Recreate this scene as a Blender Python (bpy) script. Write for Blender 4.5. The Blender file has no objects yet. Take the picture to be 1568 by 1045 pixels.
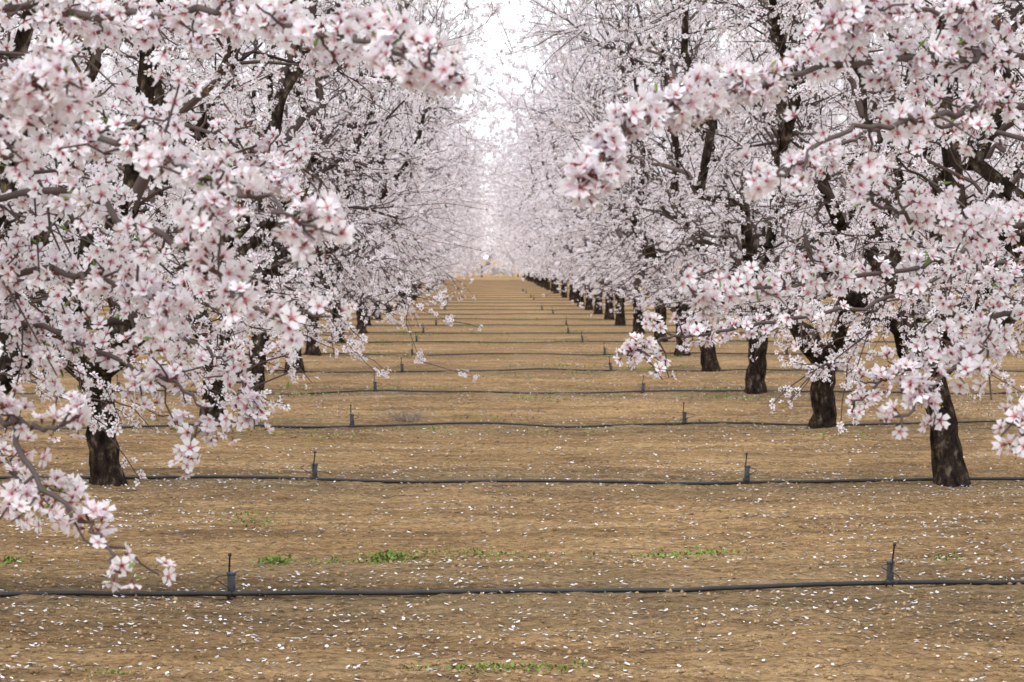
import bpy, math, time, numpy as np
from mathutils import Vector
rng = np.random.default_rng(11)
TAU = math.tau
scene = bpy.context.scene
T0 = time.time()

# ------------------------------------------------------------------ materials
def new_mat(name):
    m = bpy.data.materials.new(name); m.use_nodes = True
    nt = m.node_tree; nt.nodes.clear()
    return m, nt, nt.nodes, nt.links

def blossom_mat():
    m, nt, N, L = new_mat("blossom")
    out = N.new("ShaderNodeOutputMaterial")
    at = N.new("ShaderNodeAttribute"); at.attribute_name = "Col"
    d = N.new("ShaderNodeBsdfDiffuse")
    t = N.new("ShaderNodeBsdfTranslucent")
    mx = N.new("ShaderNodeMixShader"); mx.inputs[0].default_value = 0.36
    L.new(at.outputs["Color"], d.inputs["Color"]); L.new(at.outputs["Color"], t.inputs["Color"])
    L.new(d.outputs[0], mx.inputs[1]); L.new(t.outputs[0], mx.inputs[2]); L.new(mx.outputs[0], out.inputs[0])
    return m

def col_mat(name):
    m, nt, N, L = new_mat(name)
    out = N.new("ShaderNodeOutputMaterial"); b = N.new("ShaderNodeBsdfDiffuse"); a = N.new("ShaderNodeAttribute"); a.attribute_name = "Col"
    L.new(a.outputs["Color"], b.inputs[0]); L.new(b.outputs[0], out.inputs[0])
    return m

def bark_mat():
    m, nt, N, L = new_mat("bark")
    out = N.new("ShaderNodeOutputMaterial")
    p = N.new("ShaderNodeBsdfDiffuse")
    tc = N.new("ShaderNodeTexCoord")
    mp = N.new("ShaderNodeMapping"); mp.inputs["Scale"].default_value = (1, 1, 0.5)
    n = N.new("ShaderNodeTexNoise"); n.inputs["Scale"].default_value = 17; n.inputs["Detail"].default_value = 6; n.inputs["Roughness"].default_value = .7
    cr = N.new("ShaderNodeValToRGB")
    e = cr.color_ramp.elements
    e[0].position = .38; e[0].color = (0.012, 0.009, 0.008, 1)
    e[1].position = .70; e[1].color = (0.20, 0.165, 0.12, 1)
    x = e.new(.55); x.color = (0.046, 0.033, 0.026, 1)
    b = N.new("ShaderNodeBump"); b.inputs["Strength"].default_value = .9; b.inputs["Distance"].default_value = .03
    L.new(tc.outputs["Object"], mp.inputs[0]); L.new(mp.outputs[0], n.inputs["Vector"])
    L.new(n.outputs["Fac"], cr.inputs[0]); L.new(cr.outputs[0], p.inputs["Color"])
    L.new(n.outputs["Fac"], b.inputs["Height"]); L.new(b.outputs[0], p.inputs["Normal"]); L.new(p.outputs[0], out.inputs[0])
    return m

def simple_mat(name, col, rough=.6, var=.3, scale=20):
    m, nt, N, L = new_mat(name)
    out = N.new("ShaderNodeOutputMaterial")
    p = N.new("ShaderNodeBsdfPrincipled"); p.inputs["Roughness"].default_value = rough
    tc = N.new("ShaderNodeTexCoord")
    n = N.new("ShaderNodeTexNoise"); n.inputs["Scale"].default_value = scale; n.inputs["Detail"].default_value = 4
    cr = N.new("ShaderNodeValToRGB"); e = cr.color_ramp.elements
    e[0].position = .3; e[0].color = tuple(c * (1 - var) for c in col) + (1,)
    e[1].position = .7; e[1].color = tuple(min(1, c * (1 + var)) for c in col) + (1,)
    L.new(tc.outputs["Object"], n.inputs["Vector"]); L.new(n.outputs["Fac"], cr.inputs[0])
    L.new(cr.outputs[0], p.inputs["Base Color"]); L.new(p.outputs[0], out.inputs[0])
    return m

M_BLOSSOM, M_BARK, M_TWIG = blossom_mat(), bark_mat(), col_mat("twig_bark")
TWC = np.array([.110, .084, .078]); TW_HAZE = np.array([.17, .135, .14])  # second tone: distant twigs, lightened to paint in aerial haze

# ------------------------------------------------------------------ mesh accumulator (triangles)
class Acc:
    def __init__(s): s.v = []; s.f = []; s.c = []; s.m = []; s.n = 0
    def add(s, v, f, c, mat):
        v = np.asarray(v, np.float32).reshape(-1, 3); f = np.asarray(f, np.int32).reshape(-1, 3)
        s.v.append(v); s.f.append(f + s.n); s.n += len(v)
        c = np.asarray(c, np.float32)
        if c.ndim == 1: c = np.tile(c, (len(v), 1))
        s.c.append(c); s.m.append(np.full(len(f), mat, np.int32) if np.isscalar(mat) else mat)
    def mesh(s, name, mats):
        v, f, c, mi = (np.concatenate(a) for a in (s.v, s.f, s.c, s.m))
        me = bpy.data.meshes.new(name)
        me.vertices.add(len(v)); me.vertices.foreach_set("co", v.ravel())
        me.loops.add(len(f) * 3); me.loops.foreach_set("vertex_index", f.ravel())
        me.polygons.add(len(f))
        me.polygons.foreach_set("loop_start", np.arange(0, len(f) * 3, 3, dtype=np.int32))
        for m in mats: me.materials.append(m)
        me.polygons.foreach_set("material_index", mi)
        me.polygons.foreach_set("use_smooth", np.ones(len(f), bool))
        a = me.attributes.new("Col", 'FLOAT_COLOR', 'POINT')
        a.data.foreach_set("color", np.concatenate([c, np.ones((len(c), 1), np.float32)], 1).ravel())
        me.update(calc_edges=True)
        return me

def obj(name, me, loc=(0, 0, 0), rz=0, sc=1, parent=None):
    o = bpy.data.objects.new(name, me); scene.collection.objects.link(o)
    o.location = loc; o.rotation_euler = (0, 0, rz)
    o.scale = (sc,) * 3 if not hasattr(sc, '__len__') else sc
    if parent: o.parent = parent
    return o

def nrm(a): return a / np.maximum(np.linalg.norm(a, axis=-1, keepdims=True), 1e-9)

def tube(acc, P, R, sides, mat, col=(.1, .1, .1), rough=0.0, cap=True):
    P = np.asarray(P, float); n = len(P)
    T = nrm(np.gradient(P, axis=0)); md = T.mean(0)
    ref = np.eye(3)[np.argmin(np.abs(md))]
    U = nrm(np.cross(T, ref)); V = np.cross(T, U)
    a = np.arange(sides) * TAU / sides
    rr = np.asarray(R)[:, None] * (1 + rough * rng.normal(size=(n, sides)))
    v = P[:, None] + rr[..., None] * (np.cos(a)[None, :, None] * U[:, None] + np.sin(a)[None, :, None] * V[:, None])
    i = np.arange(n - 1)[:, None] * sides; j = np.arange(sides)[None]; k = (j + 1) % sides
    A = (i + j).ravel(); B = (i + k).ravel(); C = (i + sides + k).ravel(); D = (i + sides + j).ravel()
    f = np.concatenate([np.stack([A, C, B], 1), np.stack([A, D, C], 1)])
    v = v.reshape(-1, 3)
    if cap:
        v = np.concatenate([v, P[-1:]]); l = len(v) - 1
        jj = np.arange(sides); base = (n - 1) * sides
        f = np.concatenate([f, np.stack([base + jj, base + (jj + 1) % sides, np.full(sides, l)], 1)])
    acc.add(v, f, col, mat)

# ------------------------------------------------------------------ flower templates (unit radius, facing +Z)
PINK = np.array([.87, .76, .84]); WHITE = np.array([.91, .91, .935]); RED = np.array([.50, .09, .16])
def template(lod):
    V = []; F = []; C = []
    def put(v, f, c):
        b = len(V); V.extend(v); C.extend(c); F.extend([[b + i for i in t] for t in f])
    def ring(n, r, z, tip, ctip, cr, flip):
        v = [(0, 0, tip)] + [(r * math.cos(i * TAU / n), r * math.sin(i * TAU / n), z) for i in range(n)]
        f = [(0, 1 + i, 1 + (i + 1) % n) if not flip else (0, 1 + (i + 1) % n, 1 + i) for i in range(n)]
        put(v, f, [np.array(ctip)] + [np.array(cr)] * n)
    for p in range(5):
        a = p * TAU / 5; ca, sa = math.cos(a), math.sin(a)
        def R(r, s, z): return (r * ca - s * sa, r * sa + s * ca, z)
        zt = .22 if p % 2 else .12
        if lod == 0:
            v = [R(.08, 0, -.02), R(.46, -.29, .12), R(.34, 0, .03), R(.46, .29, .10),
                 R(.90, -.34, zt + .12), R(.90, 0, zt - .02), R(.92, .32, zt + .06)]
            c = [RED * 1.2, PINK * .15 + WHITE * .85, PINK * .5 + WHITE * .5, PINK * .15 + WHITE * .85, WHITE, WHITE * .98, WHITE]
            put(v, [(0, 2, 1), (0, 3, 2), (1, 5, 4), (1, 2, 5), (2, 3, 6), (2, 6, 5)], c)
        elif lod == 1:
            v = [R(.12, 0, -.01), R(.56, -.33, .12), R(.56, .33, .09), R(.96, -.22, zt + .1), R(.95, .22, zt)]
            put(v, [(0, 2, 1), (1, 2, 4), (1, 4, 3)], [RED * .25 + PINK * .75, WHITE, WHITE, WHITE, WHITE])
        elif lod == 2:
            v = [R(.12, 0, -.02), R(.62, -.36, .14), R(.62, .36, .1), R(.98, 0, .2)]
            put(v, [(0, 2, 1), (1, 2, 3)], [RED * .10 + PINK * .90, WHITE, WHITE, WHITE])
        else:
            v = [R(.0, 0, 0), R(.85, -.42, .15), R(.85, .42, .15)]
            put(v, [(0, 2, 1)], [PINK, WHITE, WHITE])
    if lod == 0:
        ring(5, .16, .03, .10, (.5, .12, .12), RED, False)
        ring(5, .17, -.06, -.40, (.16, .10, .05), (.24, .08, .07), True)
        for i in range(7):
            a = i * 2.4; r = .18 + .16 * ((i * 7) % 5) / 5
            x, y = r * math.cos(a), r * math.sin(a); w = .025
            px, py = -math.sin(a) * w, math.cos(a) * w
            h = .34 + .1 * ((i * 3) % 4) / 4
            put([(x * .3 + px, y * .3 + py, .05), (x * .3 - px, y * .3 - py, .05), (x, y, h), (x + px * 2.2, y + py * 2.2, h + .06), (x - px * 2.2, y - py * 2.2, h + .06)],
                [(0, 1, 2), (2, 3, 4)], [np.array([.85, .6, .66])] * 2 + [np.array([.75, .5, .4])] + [np.array([.65, .42, .12])] * 2)
    elif lod in (1, 2):
        ring(3, .20 if lod == 1 else .17, .05, .12, RED * 1.1, RED * 1.1, False)
        ring(3, .16, -.04, -.42, (.20, .09, .06), (.26, .10, .09), True)
    return np.array(V), np.array(F), np.array(C)
TEMPL = [template(k) for k in range(4)]

def add_flowers(acc, pos, nor, size, lod, haze=0.0):
    V, F, C = TEMPL[lod]; n = len(pos)
    if n == 0: return
    Z = nrm(nor); X = nrm(np.cross(Z, nrm(rng.normal(size=(n, 3))))); Y = np.cross(Z, X)
    cup = rng.uniform(.4, 2.4, n)[:, None]
    sq = rng.uniform(.82, 1.1, n)[:, None]
    jit = rng.normal(size=(n, len(V))) * (.05 if lod == 0 else .03)
    Vz = V[None, :, 2] * cup + jit
    P = np.stack([V[None, :, 0] * sq, np.broadcast_to(V[None, :, 1], (n, len(V))), Vz], -1) * size[:, None, None]
    M = np.stack([X, Y, Z], 1)
    v = pos[:, None] + P @ M
    f = F[None] + (np.arange(n) * len(V))[:, None, None]
    tint = rng.uniform(.93, 1.03, (n, 1, 1)); pk = (rng.random((n, 1, 1)) ** 3) * .18
    c = C[None] * tint * (1 - pk * np.array([.03, .34, .18]))
    if haze: c = c * (1 - haze) + haze * np.array([.92, .91, .935])  # blend towards white paints aerial haze into distant blossom
    acc.add(v.reshape(-1, 3), f.reshape(-1, 3), np.clip(c, 0, .94).reshape(-1, 3), 2)

def add_bits(acc, pos, size, col, elong=2.2):
    n = len(pos)
    if n == 0: return
    D = nrm(rng.normal(size=(n, 3)) + np.array([0, 0, .5])); X = nrm(np.cross(D, nrm(rng.normal(size=(n, 3))))); Y = np.cross(D, X)
    s = size[:, None]
    v = np.stack([pos, pos + D * s * elong * .5 + X * s * .4, pos + D * s * elong * .5 - X * s * .4,
                  pos + D * s * elong, pos + D * s * elong * .5 + Y * s * .35], 1)
    F = np.array([[0, 1, 4], [0, 4, 2], [1, 3, 4], [4, 3, 2]])
    f = F[None] + (np.arange(n) * 5)[:, None, None]
    c = np.repeat(col * rng.uniform(.7, 1.25, (n, 1)), 5, 0)
    acc.add(v.reshape(-1, 3), f.reshape(-1, 3), c, 2)

# ------------------------------------------------------------------ tree generator
def curve(p, d, q, n, bend=.35, lift=.1, wob=.04):
    L = np.linalg.norm(q - p); c = p + d * bend * L + np.array([0, 0, lift * L])
    t = np.linspace(0, 1, n)[:, None]
    P = (1 - t) ** 2 * p + 2 * t * (1 - t) * c + t * t * q
    w = rng.normal(size=(n, 3)) * wob * L; w[0] = 0
    return P + w * np.sin(np.linspace(0, math.pi * .9, n))[:, None]

def env_r(z, zb, zt, R):
    u = min(max((z - zb) / (zt - zb), 0), 1)
    return R * np.interp(u, [0, .08, .3, .6, .82, 1], [.68, .82, .95, 1.06, .96, .50])

def sample_env(n, zb, zt, R, lo, hi, ph, gap=True):
    out = []
    while len(out) < n:
        z = zb + (zt - zb) * rng.random(); th = rng.random() * TAU
        lob = 1 + .12 * math.sin(3 * th + ph + z * 1.3) + .10 * math.sin(5 * th + ph * 2.3 - z * 1.9)
        r = env_r(z, zb, zt, R) * lob * (lo + (hi - lo) * rng.random() ** .55)
        p = np.array([r * math.cos(th), r * math.sin(th), z])
        if z < zb + .5 and r < .95: continue
        if gap:
            g = math.sin(p[0] * 2.9 + ph) + math.sin(p[1] * 3.1 + ph * 1.7) + math.sin(p[2] * 3.3 + ph * .6) + .6*math.sin(p[0]*6+p[2]*5)
            if g > 1.0 and rng.random() < .75: continue
        out.append(p)
    return out

def sleeve(paths, per_m, skip, size, clump=3.0, off=(.010, .034)):
    pos = []; tw = []
    for P in paths:
        seg = np.sqrt(((P[1:] - P[:-1]) ** 2).sum(1)); cum = np.concatenate([[0], np.cumsum(seg)]); L = cum[-1]
        k = rng.poisson(max(L * per_m / clump, .5))
        s = rng.uniform(.04, 1.0, k) * L
        s = s[rng.random(k) > skip]
        s = np.append(s, L)
        m = rng.integers(1, int(clump * 2), len(s)); s = np.repeat(s, m)
        s = np.clip(s + rng.normal(size=len(s)) * .018, 0, L)
        pos.append(np.stack([np.interp(s, cum, P[:, i]) for i in range(3)], 1))
        d = P[-1] - P[0]; d = d / max(math.sqrt(d @ d), 1e-6); tw.append(np.tile(d, (len(s), 1)))
    c = np.concatenate(pos); T = np.concatenate(tw)
    r = rng.normal(size=c.shape); r -= (r * T).sum(1, keepdims=True) * T * .8; r = nrm(r)
    r = nrm(r + np.array([0, 0, .12]))
    p = c + r * rng.uniform(*off, (len(c), 1))
    n = nrm(r + rng.normal(size=c.shape) * .35)
    return p, n, size * rng.uniform(.78, 1.12, len(c)), c

def build_tree(seed, lod, zb=.9, zt=6.0, R=2.15, n2=44, n3=300, n4=950, per_m=44, fsize=.0205, hero=None, lean=(0, 0), near=None, haze=0.0, whips_n=110, raw=False, droop=80, trunk=.95, tcol=None):
    global rng
    rng = np.random.default_rng(seed); acc = Acc(); ph = rng.random() * 6
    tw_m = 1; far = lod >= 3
    tc0 = TW_HAZE if far else TWC
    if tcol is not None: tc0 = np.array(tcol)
    H = rng.uniform(.74, .94)
    top = np.array([lean[0], lean[1], H]); zz = np.linspace(-.12, 1, 12); sgn = np.sign(zz) * np.abs(zz) ** 1.3
    P = np.stack([top[0] * sgn, top[1] * sgn, zz * H], 1)
    P[2:-1, :2] += rng.normal(size=(9, 2)) * .008
    rad = np.interp(zz, [-.12, 0, .1, .35, .8, 1], [.185, .150, .124, .108, .110, .13]) * rng.uniform(.95, 1.05) * trunk
    tube(acc, P, rad, 8 if raw else 16, 0, rough=.06)
    nodes = []; dirs = []; rads = []
    ns = rng.integers(4, 6)
    for i in range(ns):
        th = i * TAU / ns + ph + rng.normal() * .2
        zq = rng.uniform(3.3, 4.6); rq = env_r(zq, zb, zt, R) * rng.uniform(.45, .75)
        q = np.array([rq * math.cos(th), rq * math.sin(th), zq])
        d = nrm(np.array([math.cos(th) * .9, math.sin(th) * .9, .65]))
        p0 = top + np.array([math.cos(th) * .045, math.sin(th) * .045, -.10])
        Q = curve(p0, d, q, 12, .45, .0, .03)
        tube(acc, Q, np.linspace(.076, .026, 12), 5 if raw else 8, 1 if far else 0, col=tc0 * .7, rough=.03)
        Tg = nrm(np.gradient(Q, axis=0))
        for k in range(2, 12): nodes.append(Q[k]); dirs.append(Tg[k]); rads.append(.076 - .050 * k / 11)
    def connect(targets, r0, r1, n, sides, bend, lift, wob):
        new = []
        A = np.array(nodes); D = np.array(dirs); Rr = np.array(rads)
        for q in targets:
            v = q - A; dist = np.sqrt((v * v).sum(1)); cs = (v * D).sum(1) / np.maximum(dist, 1e-6)
            k = int(np.argmin(dist * (1.7 - .8 * cs) + (dist < .08) * 9))
            Q = curve(A[k], D[k], q, n, bend, lift, wob)
            ra = min(r0, Rr[k] * .85)
            tube(acc, Q, np.linspace(ra, r1, n), sides, tw_m, col=tc0 * rng.uniform(.45, 1.3), cap=False)
            Tg = nrm(np.gradient(Q, axis=0)); new.append(Q)
            for j in range(1, n): nodes.append(Q[j]); dirs.append(Tg[j]); rads.append(ra + (r1 - ra) * j / (n - 1))
        return new
    t2 = sorted(sample_env(n2, zb + .15, zt - .5, R, .35, .8, ph, gap=False), key=lambda p: p[0] ** 2 + p[1] ** 2)
    p2 = connect(t2, .034, .009, 6 if raw else 9, 3 if raw else 5, .4, .08, .045)
    p3 = connect(sample_env(n3, zb, zt - .2, R, .25, .95, ph), .012, .004, 4 if raw else 6, 3, .35, .06, .05)
    p4 = connect(sample_env(n4, zb - .08, zt, R, .3, 1.10, ph), .0046, .0020, 3 if raw else 4, 3, .3, .06, .05)
    A = np.array(nodes); whips = []
    hi = np.where(A[:, 2] > zt * .55)[0]; lo = np.where((A[:, 2] < zb + .7) & (np.hypot(A[:, 0], A[:, 1]) > 1.0))[0]
    for k in rng.choice(hi, whips_n):
        d = nrm(np.array([A[k][0] * .12, A[k][1] * .12, 1]) + rng.normal(size=3) * .16)
        Q = curve(A[k], d, A[k] + d * rng.uniform(.3, 1.1), 4, .3, .0, .02); tube(acc, Q, np.linspace(.006, .002, 4), 3, 1, col=tc0, cap=False); whips.append(Q)
    for k in rng.choice(lo, droop):
        d = nrm(np.array([A[k][0] * .3, A[k][1] * .3, -.35]) + rng.normal(size=3) * .3)
        Q = curve(A[k], d, A[k] + d * rng.uniform(.15, .4), 4, .3, .1, .03); tube(acc, Q, np.linspace(.005, .002, 4), 3, 1, col=tc0, cap=False); whips.append(Q)
    fl = p4 + [q[2:] for q in p3] + [q[3 if raw else 4:] for q in p2]
    p, n, s, c = sleeve(fl, per_m, .28, fsize)
    pw, nw, sw, cw = sleeve(whips, per_m * .6, .3, fsize * .9)
    p = np.concatenate([p, pw]); n = np.concatenate([n, nw]); s = np.concatenate([s, sw]); c = np.concatenate([c, cw])
    if near is not None:
        k = near(p)
        add_flowers(acc, p[k], n[k], s[k], lod)
        far_k = (~k) & (rng.random(len(p)) < .5)
        add_flowers(acc, p[far_k], n[far_k], s[far_k] * 1.3, 3)
    else: add_flowers(acc, p, n, s, lod, haze)
    if not far:
        kb = rng.random(len(c)) < .2
        cb = c[kb] + rng.normal(size=(kb.sum(), 3)) * .012
        add_bits(acc, cb, np.full(len(cb), .007), np.array([.24, .075, .07]))
        kg = rng.random(len(c)) < .03
        cg = c[kg] + rng.normal(size=(kg.sum(), 3)) * .015
        add_bits(acc, cg, np.full(len(cg), .010), np.array([.20, .30, .07]), 2.6)
    nfl = len(p)
    if hero:
        for pts, dens, sub in hero: nfl += hero_branch(acc, np.array(pts, float), dens, fsize * 1.03, sub)
    print("tree", seed, "flowers", nfl, "tris", sum(len(f) for f in acc.f), "t", round(time.time() - T0, 1))
    return acc.mesh("almond_tree_mesh", [M_BARK, M_TWIG, M_BLOSSOM])

def smooth_path(pts, n):
    P = np.vstack([2 * pts[0] - pts[1], pts, 2 * pts[-1] - pts[-2]]); out = []
    m = len(pts) - 1
    for t in np.linspace(0, m - 1e-6, n):
        i = int(t); u = t - i; a, b, c, d = P[i:i + 4]
        out.append(.5 * ((2 * b) + (c - a) * u + (2 * a - 5 * b + 4 * c - d) * u * u + (3 * b - a - 3 * c + d) * u ** 3))
    return np.array(out)

def hero_branch(acc, pts, dens, fsize, sub):
    L = np.linalg.norm(np.diff(pts, axis=0), axis=1).sum(); n = max(10, int(L / .07))
    Q = smooth_path(pts, n); Q[1:] += rng.normal(size=(n - 1, 3)) * .005
    tube(acc, Q, np.linspace(.0085, .0024, n) * (1 + .12 * rng.random(n)), 7, 1, col=(.12, .095, .09))
    T = nrm(np.gradient(Q, axis=0)); subs = []
    start = int(n * .15)
    for k in range(start, n - 1):
        for _ in range(rng.poisson(1.0 * dens)):
            d = nrm(T[k] * .7 + rng.normal(size=3) * .6 + np.array([0, 0, .05])); l = rng.uniform(.04, .22) * (1.2 - .6 * k / n) * sub
            S = curve(Q[k], d, Q[k] + d * l, 5, .3, .05, .05); tube(acc, S, np.linspace(.0034, .0017, 5), 4, 1, col=TWC); subs.append(S)
    p, nn, s, c = sleeve([Q[start:], Q[start:]] + subs, 42 * dens, .15, fsize, clump=2.6, off=(.014, .038))
    add_flowers(acc, p, nn, s, 0)
    kb = rng.random(len(c)) < .35
    cb = c[kb] + rng.normal(size=(kb.sum(), 3)) * .014
    add_bits(acc, cb, np.full(len(cb), .006), np.array([.28, .10, .08]))
    kg = rng.random(len(c)) < .07; cg = c[kg] + rng.normal(size=(kg.sum(), 3)) * .015
    add_bits(acc, cg, np.full(len(cg), .010), np.array([.20, .30, .07]), 2.8)
    return len(p)

XL, XR, S = -2.65, 3.33, 6.0
def rel(ox, oy, pts): return [(x - ox, y - oy, z) for x, y, z in pts]
heroL = [
 ([(-2.3,6.1,1.5),(-1.06,5.2,2.06),(-.724,4.8,2.05),(-.459,4.5,2.027),(-.256,4.2,1.966),(-.141,4.0,1.923),(-.042,3.8,1.87)], .8, .5),
 ([(-2.2,6.0,1.5),(-1.3,4.7,1.75),(-.838,4.2,1.81),(-.716,4.0,1.851),(-.628,3.9,1.885)], 1.0, .7),
 ([(-2.3,6.1,1.4),(-1.01,5.2,1.927),(-.724,4.8,1.828),(-.494,4.4,1.75),(-.355,4.1,1.695),(-.28,4.0,1.646)], .75, .8),
 ([(-2.3,6.1,1.3),(-1.05,5.4,1.718),(-.662,4.8,1.668),(-.50,4.5,1.594),(-.41,4.3,1.533),(-.33,4.2,1.495)], .6, .8),
 ([(-2.2,6.0,1.2),(-1.2,5.3,1.5),(-.927,4.9,1.342),(-.853,4.7,1.232),(-.752,4.6,1.152),(-.674,4.55,1.092),(-.646,4.5,1.045)], .32, .9),
 ([(-2.2,6.0,1.2),(-1.2,5.2,1.3),(-.829,4.7,1.287),(-.735,4.6,1.311)], .45, .9),
 ([(-2.3,6.1,1.3),(-1.205,6.2,1.433),(-.874,5.8,1.384),(-.672,5.6,1.32),(-.589,5.5,1.233)], .8, .9),
 ([(-2.3,6.2,1.3),(-1.145,7.0,1.537),(-.851,6.8,1.417),(-.657,6.6,1.321),(-.588,6.5,1.217)], .9, 1),
 ([(-2.3,6.2,1.4),(-1.088,5.6,1.564),(-.784,5.2,1.553),(-.66,5.0,1.542),(-.60,4.9,1.468)], .8, .8),
 ([(-2.3,6.2,1.5),(-1.1,6.6,1.9),(-.75,6.4,1.93),(-.55,6.2,1.86),(-.45,6.0,1.76)], .9, 1),
 ([(-2.3,6.2,1.5),(-1.2,7.2,2.2),(-.8,7.0,2.25),(-.5,6.8,2.2),(-.35,6.7,2.12)], .9, 1),
 ([(-2.3,6.2,1.3),(-1.3,5.8,1.26),(-1.02,5.4,1.19),(-.94,5.2,1.11)], .45, .9),
]
heroR = [
 ([(3.0,6.1,1.5),(1.249,5.4,1.995),(.951,5.0,1.988),(.692,4.8,1.966),(.486,4.6,1.913),(.337,4.5,1.857),(.239,4.4,1.803),(.173,4.3,1.721)], 1.15, .38),
 ([(3.0,6.1,1.5),(1.203,5.2,1.873),(.977,5.0,1.888),(.815,4.8,1.852),(.651,4.6,1.83),(.533,4.5,1.756),(.475,4.5,1.75)], .6, .6),
 ([(3.0,6.2,1.4),(1.526,6.6,1.71),(1.132,6.2,1.592),(.806,5.8,1.548),(.563,5.6,1.528),(.468,5.5,1.494)], .8, .8),
 ([(3.0,6.1,1.3),(1.388,6.0,1.469),(1.055,5.4,1.399),(.905,5.1,1.345),(.817,5.0,1.267)], .55, .8),
 ([(3.0,6.0,1.2),(1.6,5.4,1.5),(1.229,5.2,1.38),(1.092,5.0,1.286),(1.033,4.9,1.229)], .6, .8),
 ([(3.0,6.3,1.4),(1.9,8.4,1.6),(1.287,8.2,1.463),(.936,7.9,1.408),(.695,7.7,1.373),(.504,7.5,1.35),(.436,7.4,1.315)], .5, .8),
 ([(3.0,6.1,1.6),(1.249,5.4,2.119),(.951,5.0,2.081),(.753,4.8,2.068),(.653,4.7,2.04)], .8, .7),
 ([(3.0,6.1,1.4),(1.341,5.8,1.652),(1.027,5.4,1.676),(.856,5.2,1.687),(.72,5.0,1.735)], .6, .7),
 ([(3.0,6.3,1.5),(1.7,7.2,1.9),(1.2,7.0,1.97),(.95,6.8,1.9),(.80,6.6,1.83)], .7, .8),
 ([(3.0,6.3,1.4),(1.8,7.6,1.6),(1.4,7.2,1.35),(1.15,7.0,1.28),(1.0,6.9,1.2)], .7, .9),
]
me0L = build_tree(101, 1, zb=1.15, R=2.0, hero=[(rel(XL, S, p), d, u) for p, d, u in heroL], per_m=40, fsize=.0210, near=lambda p: (p[:, 0] > .6) & (p[:, 2] < 2.7))
me0R = build_tree(102, 1, zb=1.2, R=2.1, hero=[(rel(XR, S, p), d, u) for p, d, u in heroR], per_m=40, fsize=.0210, near=lambda p: (p[:, 0] < -.6) & (p[:, 2] < 2.7))
me1L = build_tree(103, 1, zb=.90, R=2.2, per_m=46, fsize=.0205, near=lambda p: p[:, 2] < 3.2)
me1R = build_tree(104, 1, zb=1.02, R=2.25, per_m=44, fsize=.0205, near=lambda p: p[:, 2] < 3.2)
mids = [build_tree(110 + i, 2, zb=.97, R=2.5, zt=5.9 + .2 * i, per_m=41, fsize=.0200, lean=[(.06, .0), (.16, .05), (-.14, .1)][i]) for i in range(3)]
fars = [build_tree(120 + i, 3, zb=1.05, R=2.7, zt=6.2 + .15 * i, n2=30, n3=170, n4=600, per_m=31, fsize=.035, haze=.2, droop=30) for i in range(3)]
dist = [build_tree(130 + i, 3, zb=1.0, R=2.75, zt=6.3 + .1 * i, n2=16, n3=70, n4=330, per_m=27, fsize=.057, haze=.4, raw=True, droop=25, whips_n=60) for i in range(3)]
endt = build_tree(140, 3, zb=.2, R=2.3, zt=4.6, n2=14, n3=60, n4=420, per_m=36, fsize=.085, haze=.7, raw=True, droop=40, whips_n=40, trunk=.5, tcol=(.45, .40, .42))  # end trees: blossom and twigs paled most, haze put into their colour

rng = np.random.default_rng(5)
obj("almond_tree", me0L, (XL, S, 0)); obj("almond_tree", me0R, (XR, S, 0))
obj("almond_tree", me1L, (XL, 2 * S, 0), .6); obj("almond_tree", me1R, (XR, 2 * S, 0), 2.2)
grp = bpy.data.objects.new("distant_almond_trees", None); scene.collection.objects.link(grp)
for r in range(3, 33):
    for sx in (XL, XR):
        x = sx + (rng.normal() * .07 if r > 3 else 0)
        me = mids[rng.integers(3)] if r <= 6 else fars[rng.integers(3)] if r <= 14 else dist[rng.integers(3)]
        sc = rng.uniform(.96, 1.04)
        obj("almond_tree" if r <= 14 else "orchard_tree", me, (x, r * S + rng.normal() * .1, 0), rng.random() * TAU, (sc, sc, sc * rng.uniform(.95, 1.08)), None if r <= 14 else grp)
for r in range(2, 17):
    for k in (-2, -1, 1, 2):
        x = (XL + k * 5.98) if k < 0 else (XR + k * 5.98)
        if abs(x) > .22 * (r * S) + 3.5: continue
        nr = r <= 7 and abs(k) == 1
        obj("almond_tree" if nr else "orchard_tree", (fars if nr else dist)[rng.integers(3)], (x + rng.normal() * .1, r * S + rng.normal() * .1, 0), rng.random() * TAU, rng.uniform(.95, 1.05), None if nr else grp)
for i in range(-3, 5):      # trees closing the lane beyond a gap added to let the sun reach them
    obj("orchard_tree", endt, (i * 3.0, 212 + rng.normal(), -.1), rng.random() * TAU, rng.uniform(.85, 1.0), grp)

# ------------------------------------------------------------------ ground
def vnoise(x, y, s, seed):
    g = np.random.default_rng(seed).random((256, 256)); x = x * s; y = y * s
    xi = np.floor(x).astype(int); yi = np.floor(y).astype(int); fx = x - xi; fy = y - yi
    fx = fx * fx * (3 - 2 * fx); fy = fy * fy * (3 - 2 * fy)
    G = lambda a, b: g[a % 256, b % 256]
    return (G(xi, yi) * (1 - fx) + G(xi + 1, yi) * fx) * (1 - fy) + (G(xi, yi + 1) * (1 - fx) + G(xi + 1, yi + 1) * fx) * fy - .5
def height(x, y):
    h = .05 * vnoise(x, y, .35, 1) + .030 * vnoise(x, y, 1.3, 2) + .040 * vnoise(x * .22, y * 1.6, 4, 3) + .020 * vnoise(x * .6, y, 11, 4) + .019 * vnoise(x, y, 21, 6)
    fade = np.clip((60 - y) / 20, 0, 1) * np.clip((y - 2) / 3, 0, 1) * np.clip((14 - np.abs(x)) / 3, 0, 1)
    return h * fade
xs = np.concatenate([[-3000, -1000, -300, -100, -40, -20], np.arange(-14, -5.5, .25), np.arange(-5.5, 6, .045), np.arange(6, 14.1, .25), [20, 40, 100, 300, 1000, 3000]])
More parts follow.
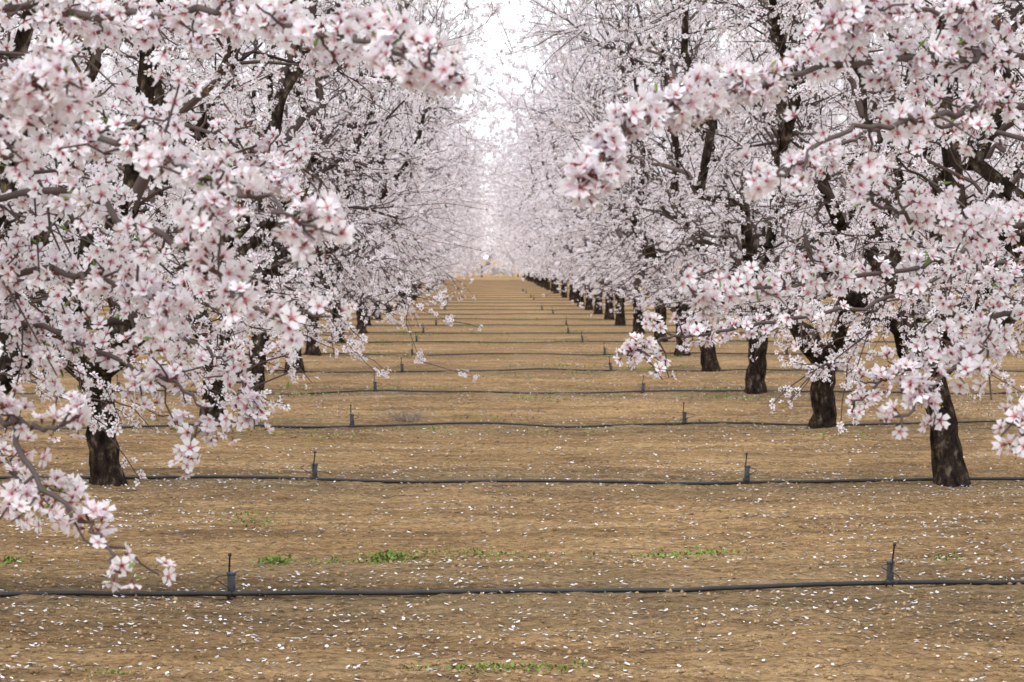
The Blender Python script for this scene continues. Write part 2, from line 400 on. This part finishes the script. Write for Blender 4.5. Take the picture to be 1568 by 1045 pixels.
ys = np.concatenate([[-3000, -500, -100, -20, -4], np.arange(0, 9, .2), np.arange(9, 20, .035), np.arange(20, 34, .08), np.arange(34, 62, .25), [70, 100, 200, 400, 1000, 3500]])
GX, GY = np.meshgrid(xs, ys); GZ = height(GX, GY)
nx, ny = len(xs), len(ys)
i = (np.arange(ny - 1)[:, None] * nx + np.arange(nx - 1)[None]).ravel()
f = np.concatenate([np.stack([i, i + 1, i + nx + 1], 1), np.stack([i, i + nx + 1, i + nx], 1)])
A = Acc(); A.add(np.stack([GX, GY, GZ], -1).reshape(-1, 3), f, (.4, .3, .2), 0)

m, nt, N, L = new_mat("orchard_soil")
out = N.new("ShaderNodeOutputMaterial"); bs = N.new("ShaderNodeBsdfDiffuse")
tc = N.new("ShaderNodeTexCoord")
def noise(scale, det=5, rough=.6, sc=(1, 1, 1)):
    mp = N.new("ShaderNodeMapping"); mp.inputs["Scale"].default_value = sc
    n = N.new("ShaderNodeTexNoise"); n.inputs["Scale"].default_value = scale; n.inputs["Detail"].default_value = det; n.inputs["Roughness"].default_value = rough
    L.new(tc.outputs["Object"], mp.inputs[0]); L.new(mp.outputs[0], n.inputs["Vector"]); return n.outputs["Fac"]
def ramp(fac, stops):
    r = N.new("ShaderNodeValToRGB"); e = r.color_ramp.elements
    while len(e) < len(stops): e.new(.5)
    for k, (p, c) in enumerate(stops): e[k].position = p; e[k].color = tuple(c) + (1,)
    L.new(fac, r.inputs[0]); return r.outputs[0]
def mixc(fac, a, b, mode='MIX'):
    x = N.new("ShaderNodeMix"); x.data_type = 'RGBA'; x.blend_type = mode
    if isinstance(fac, float): x.inputs[0].default_value = fac
    else: L.new(fac, x.inputs[0])
    for k, v in ((6, a), (7, b)):
        if isinstance(v, tuple): x.inputs[k].default_value = v + (1,)
        else: L.new(v, x.inputs[k])
    return x.outputs[2]
def mth(op, a, b=None, c=None):
    x = N.new("ShaderNodeMath"); x.operation = op
    for k, v in enumerate((a, b, c)):
        if v is None: continue
        if isinstance(v, (int, float)): x.inputs[k].default_value = v
        else: L.new(v, x.inputs[k])
    return x.outputs[0]
base = ramp(noise(1.0, 6, .65, (.4, 1.6, 1)), [(.34, (.36, .235, .130)), (.5, (.54, .352, .185)), (.66, (.66, .45, .245))])
fine = ramp(noise(30, 6, .8, (.8, 1.3, 1)), [(.37, (.34, .33, .33)), (.5, (.96, .96, .96)), (.64, (1.34, 1.32, 1.30))])
col = mixc(.9, base, fine, 'MULTIPLY')
mid = ramp(noise(7, 5, .65, (.28, 2.1, 1)), [(.33, (.56, .57, .60)), (.58, (1.08, 1.07, 1.04))])
col = mixc(.9, col, mid, 'MULTIPLY')
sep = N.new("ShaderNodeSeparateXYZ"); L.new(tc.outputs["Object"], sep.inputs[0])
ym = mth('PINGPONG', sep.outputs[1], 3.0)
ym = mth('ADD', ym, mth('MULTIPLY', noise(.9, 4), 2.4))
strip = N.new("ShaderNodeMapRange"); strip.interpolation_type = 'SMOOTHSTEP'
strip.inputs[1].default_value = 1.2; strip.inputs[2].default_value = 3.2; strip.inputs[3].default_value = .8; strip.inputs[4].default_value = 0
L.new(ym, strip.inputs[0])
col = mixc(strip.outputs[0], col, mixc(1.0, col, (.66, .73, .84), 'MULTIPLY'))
gr = mth('MULTIPLY', strip.outputs[0], ramp(noise(2.2, 6, .7, (.5, 1.6, 1)), [(.54, (0, 0, 0)), (.70, (.5, .5, .5))]))
col = mixc(gr, col, (.23, .24, .10))
L.new(col, bs.inputs["Color"])
bp = N.new("ShaderNodeBump"); bp.inputs["Strength"].default_value = 1.0; bp.inputs["Distance"].default_value = .05
hsum = mth('ADD', noise(24, 6, .78), mth('MULTIPLY', noise(7, 4, .7, (.3, 2, 1)), 1.5)); L.new(hsum, bp.inputs["Height"])
L.new(bp.outputs[0], bs.inputs["Normal"]); L.new(bs.outputs[0], out.inputs[0])
obj("ground", A.mesh("ground", [m]))

# soil clods
def height1(x, y): return height(np.asarray(x, float), np.asarray(y, float))
nC = 24000
cy = 9 + 22 * rng.random(nC) ** 1.5; cx = rng.uniform(-.24, .27, nC) * cy
cs = .004 + .014 * rng.random(nC) ** 3.2
T = np.array([[1, 0, 0], [-.5, .87, 0], [-.5, -.87, 0], [0, 0, .8], [0, 0, -.6]])
F5 = np.array([[0, 1, 3], [1, 2, 3], [2, 0, 3], [1, 0, 4], [2, 1, 4], [0, 2, 4]])
v = T[None] * cs[:, None, None] * rng.uniform(.6, 1.4, (nC, 5, 3)); a = rng.random(nC) * TAU
vx = v[..., 0] * np.cos(a)[:, None] - v[..., 1] * np.sin(a)[:, None]; vy = v[..., 0] * np.sin(a)[:, None] + v[..., 1] * np.cos(a)[:, None]
v = np.stack([vx + cx[:, None], vy + cy[:, None], v[..., 2] + (height1(cx, cy) + cs * .1)[:, None]], -1)
cc = np.array([.44, .30, .17]) * rng.uniform(.45, 1.15, (nC, 1))
A = Acc(); A.add(v.reshape(-1, 3), (F5[None] + (np.arange(nC) * 5)[:, None, None]).reshape(-1, 3), np.repeat(cc, 5, 0), 0)
mclod = col_mat("soil_clod")
obj("soil_clods", A.mesh("soil_clods", [mclod]))

# fallen petals
nP = 210000
py = 8.5 + 85 * rng.random(nP) ** 1.1; px = rng.uniform(-1, 1, nP) * (.24 * py + 1) + .3
dens = .30 + 1.5 * np.clip(vnoise(px, py * 1.4, .8, 21) + .35, 0, 1) * (.4 + np.clip(vnoise(px, py * 2, 2.7, 22) + .5, 0, 1.2))
lane = np.clip(np.abs(px - .35) / 2.6, 0, 1) * .45 + .55
k = rng.random(nP) < dens * lane * .60; px, py = px[k], py[k]; nP = len(px)
ps = .0045 + .0085 * rng.random(nP) ** .8
Q = np.array([[-1, 0, 0], [-.1, -.75, .25], [1, -.3, .6], [1, .35, .5], [-.1, .75, .2]])
FQ = np.array([[0, 1, 4], [1, 2, 3], [1, 3, 4]])
a = rng.random(nP) * TAU; tl = rng.uniform(-.1, 1.5, nP)
v = Q[None] * ps[:, None, None]
vx = v[..., 0] * np.cos(a)[:, None] - v[..., 1] * np.sin(a)[:, None]; vy = v[..., 0] * np.sin(a)[:, None] + v[..., 1] * np.cos(a)[:, None]
v = np.stack([vx + px[:, None], vy + py[:, None], v[..., 2] * tl[:, None] + (height1(px, py) + .007)[:, None]], -1)
cc = np.array([.90, .87, .88]) * rng.uniform(.5, 1.0, (nP, 1))
A = Acc(); A.add(v.reshape(-1, 3), (FQ[None] + (np.arange(nP) * 5)[:, None, None]).reshape(-1, 3), np.repeat(cc, 5, 0), 0)
obj("fallen_petals", A.mesh("fallen_petals", [col_mat("fallen_petal")]))

# weeds
def blade_cluster(acc, cx, cy, sx, sy, n, h, col):
    x = cx + rng.normal(size=n) * sx; y = cy + rng.normal(size=n) * sy; z = height1(x, y)
    d = nrm(np.stack([rng.normal(size=n), rng.normal(size=n), rng.uniform(.3, 1.3, n)], 1)); w = nrm(np.cross(d, [0, 0, 1])) * (h * .22)
    l = h * rng.uniform(.4, 1.1, n)[:, None]; b = np.stack([x, y, z], 1)
    v = np.stack([b, b + d * l * .55 + w, b + d * l * .55 - w, b + d * l], 1)
    c = np.repeat(col * rng.uniform(.6, 1.4, (n, 1)), 4, 0)
    acc.add(v.reshape(-1, 3), (np.array([[0, 1, 2], [1, 3, 2]])[None] + (np.arange(n) * 4)[:, None, None]).reshape(-1, 3), c, 0)
A = Acc(); G = np.array([.19, .27, .07])
for cx, cy, sx, sy, n, h in [(-1.10, 13.5, .05, .08, 200, .038), (-.75, 13.4, .12, .12, 150, .028), (-.50, 13.6, .07, .07, 220, .038), (-.15, 13.7, .2, .12, 220, .028),
    (1.12, 13.7, .15, .09, 260, .034), (2.47, 13.5, .06, .06, 70, .028), (-2.5, 13.5, .04, .06, 90, .035), (-1.38, 15.5, .14, .2, 150, .03), (-1.75, 13.4, .1, .1, 50, .022),
    (.07, 9.75, .13, .06, 240, .028), (-.2, 9.8, .08, .05, 60, .024), (-1.45, 9.7, .06, .04, 60, .022), (.35, 13.6, .1, .1, 50, .024), (.3, 9.8, .1, .05, 70, .024)]:
    blade_cluster(A, cx, cy, sx, sy, n, h, G)
for r in range(4, 12):
    for _ in range(9):
        blade_cluster(A, rng.uniform(-2.4, 3.2), r * S + rng.choice([-1, 1]) * rng.uniform(.3, 1.6), .22, .18, 60, .04, G)
obj("weeds", A.mesh("weeds", [mclod]))

A = Acc()
for _ in range(150):
    a = rng.random() * TAU; rr = .17 * rng.random() ** .5
    p = np.array([rr * math.cos(a), rr * math.sin(a) * .8, .0]); q = p + np.array([rng.normal() * .1, rng.normal() * .08, rng.uniform(.02, .10)])
    tube(A, curve(p, nrm(q - p), q, 4, .3, .3, .1), [.0028, .0025, .002, .0012], 3, 0)
M_DRY = simple_mat("dry_weed", (.40, .32, .25), .9, .4, 30)
M_STICK = simple_mat("dry_stick", (.20, .15, .11), .9, .5, 30)
obj("dry_weed_clump", A.mesh("dry_weed_clump", [M_DRY]), (-.74, 25.0, .0))
A = Acc()
for _ in range(320):
    y = 9.3 + 22 * rng.random() ** 1.4; x = rng.uniform(-.22, .24) * y; a = rng.normal() * .6; l = rng.uniform(.03, .16)
    t = np.linspace(-.5, .5, 5); X = x + math.cos(a) * l * t; Y = y + math.sin(a) * l * t + rng.normal(size=5) * .004
    tube(A, np.stack([X, Y, height1(X, Y) + .006], 1), np.full(5, .0022), 4, 0)
obj("fallen_sticks", A.mesh("fallen_sticks", [M_STICK]))

# ------------------------------------------------------------------ drip hoses and sprinkler stakes
M_HOSE = simple_mat("black_polythene", (.024, .023, .025), .55, .4, 8)
M_STAKE = simple_mat("grey_plastic", (.055, .06, .072), .55, .4, 30)
hoseY = {2: ([-12, -2.26, -1.2, .14, 1.42, 2.64, 14], [11.5, 11.77, 12.0, 12.16, 12.28, 12.43, 12.9]),
         3: ([-14, -2.48, -1.22, 0, 1.2, 1.86, 3.8, 14], [18.4, 18.3, 18.05, 17.87, 17.88, 18.03, 18.1, 18.2]),
         4: ([-14, -1.8, -1.2, -.6, 0, .65, 1.7, 3.0, 14], [24.1, 23.9, 24.1, 23.95, 24.35, 23.8, 24.2, 24.4, 24.1])}
def hose_y(r, x):
    if r in hoseY: return np.interp(x, *hoseY[r])
    g = np.random.default_rng(900 + r); p = g.random(3) * 6; am = g.uniform(.6, 1.8, 3)
    return r * S + .14 * am[0] * np.sin(x * .9 + p[0]) + .09 * am[1] * np.sin(x * 2.3 + p[1]) + .035 * am[2] * np.sin(x * 5 + p[2])
for r in range(1, 31):
    W = 8 + r * 1.6; st = .06 if r < 8 else .3
    x = np.arange(-W, W, st); y = hose_y(r, x)
    if r in hoseY: y = np.convolve(np.pad(y, 9, 'edge'), np.ones(19) / 19, 'valid')
    y = y + .012 * np.sin(x * 3.1 + r) + .006 * np.sin(x * 9 + r)
    z = height1(x, y) if r < 11 else np.zeros_like(x)
    z = np.convolve(np.pad(z, 5, 'edge'), np.ones(11) / 11, 'valid') + .016 + .007 * np.sin(x * 2.2 + r * 2)
    A = Acc(); tube(A, np.stack([x, y, z], 1), np.full(len(x), .0118 if r < 4 else .0100 if r < 9 else .0085), 10 if r < 6 else 6, 0)
    obj("irrigation_hose", A.mesh("irrigation_hose", [M_HOSE]))

def box(acc, c, h, taper=.85, mat=0):
    c = np.array(c); hx, hy, hz = h
    k = .3
    ring = np.array([(1, -k), (1, k), (k, 1), (-k, 1), (-1, k), (-1, -k), (-k, -1), (k, -1)])
    v = []
    for zz, s in ((-1, taper * .92), (-.93, taper), (.9, 1), (1, .9)):
        for a_, b_ in ring: v.append((a_ * hx * s, b_ * hy * s, zz * hz))
    v += [(0, 0, -hz), (0, 0, hz)]; f = []
    for q in range(3):
        for j in range(8):
            a_, b_ = q * 8 + j, q * 8 + (j + 1) % 8; f += [(a_, b_, b_ + 8), (a_, b_ + 8, a_ + 8)]
    for j in range(8): f += [(32, (j + 1) % 8, j), (33, 24 + j, 24 + (j + 1) % 8)]
    acc.add(np.array(v) + c, f, (.1, .1, .1), mat)
def stake(seed):
    g = np.random.default_rng(seed); A = Acc()
    lx, ly = g.normal() * .008, g.normal() * .008
    tube(A, [(0, 0, -.08), (0, 0, 0), (lx * .5, ly, .1), (lx, ly, .205)], [.003, .0045, .0045, .004], 8, 0)
    box(A, (lx, ly, .207), (.008, .008, .007), 1, 0)
    box(A, (.012, -.006, .062), (.019, .015, .052), .8, 1)
    box(A, (.012, -.006, .118), (.024, .018, .007), .9, 1)
    box(A, (.012, -.006, .020), (.024, .019, .012), 1, 0)
    tube(A, [(.028, -.01, .07), (.033, -.01, .02), (.03, -.01, -.05)], [.004, .004, .002], 6, 1)
    t = np.linspace(0, 1, 22); sgn = 1 if g.random() < .6 else -1
    R_ = g.uniform(.05, .09)
    P = np.stack([.01 + sgn * (R_ * np.sin(t * 5.2) + .05 * t), -.02 - R_ * .6 * (1 - np.cos(t * 5.2)) * .6, .10 * (1 - t) ** 1.2 + .012 + .03 * np.sin(t * 3.1)], 1)
    tube(A, P, np.full(22, .0026), 5, 0)
    return A.mesh("sprinkler_stake", [M_HOSE, M_STAKE])
stakes = [stake(i) for i in range(4)]
for r in range(2, 22):
    for kx in (-3, -2, -1, 0, 1, 2, 3) if r > 2 else (-1, 0, 1, 2):
        x = -1.2 + kx * 3.1 + (0 if r <= 3 else rng.normal() * .06)
        if abs(x) > .25 * r * S: continue
        if r == 2 and kx == 1: x = 1.97
        if r == 3 and kx == 1: x = 1.865
        if r > 9 and rng.random() < .35: continue
        y = float(hose_y(r, x))
        o = obj("sprinkler_stake", stakes[(r + kx) % 4], (x, y - .005, float(height1(x, y))), rng.normal() * .3)
        o.rotation_euler = (rng.normal() * .05, rng.normal() * .06, rng.normal() * .25)

# ------------------------------------------------------------------ world, sun, camera
w = bpy.data.worlds.new("World"); scene.world = w; w.use_nodes = True
nt = w.node_tree; N = nt.nodes; L = nt.links; N.clear()
out = N.new("ShaderNodeOutputWorld"); b1 = N.new("ShaderNodeBackground"); b2 = N.new("ShaderNodeBackground"); mx = N.new("ShaderNodeMixShader")
sky = N.new("ShaderNodeTexSky"); sky.sky_type = 'NISHITA'; sky.sun_disc = False
EL, AZ = math.radians(52), math.radians(200)
sky.sun_elevation = EL; sky.sun_rotation = AZ
b1.inputs[1].default_value = .12; L.new(sky.outputs[0], b1.inputs[0])
b2.inputs[0].default_value = (.96, .975, 1, 1); b2.inputs[1].default_value = 1.85      # overcast cloud deck
mx.inputs[0].default_value = .85; L.new(b1.outputs[0], mx.inputs[1]); L.new(b2.outputs[0], mx.inputs[2]); L.new(mx.outputs[0], out.inputs[0])

sd = bpy.data.lights.new("sun", 'SUN'); sd.energy = 1.5; sd.angle = math.radians(16); sd.color = (1, .98, .955)
so = bpy.data.objects.new("sun", sd); scene.collection.objects.link(so)
dirv = Vector((math.sin(AZ) * math.cos(EL), math.cos(AZ) * math.cos(EL), math.sin(EL)))
so.rotation_euler = dirv.to_track_quat('Z', 'Y').to_euler()

cam = bpy.data.cameras.new("camera"); co = bpy.data.objects.new("camera", cam); scene.collection.objects.link(co)
cam.lens = 89.5; cam.sensor_width = 36; cam.clip_start = .1; cam.clip_end = 6000
co.location = (0, 0, 1.6); co.rotation_euler = (math.radians(90 - 1.87), 0, math.radians(-.676))
cam.dof.use_dof = True; cam.dof.focus_distance = 10.0; cam.dof.aperture_fstop = 14
scene.camera = co
scene.view_settings.view_transform = 'Standard'; scene.view_settings.look = 'None'; scene.view_settings.exposure = 0
print("total script", time.time() - T0)
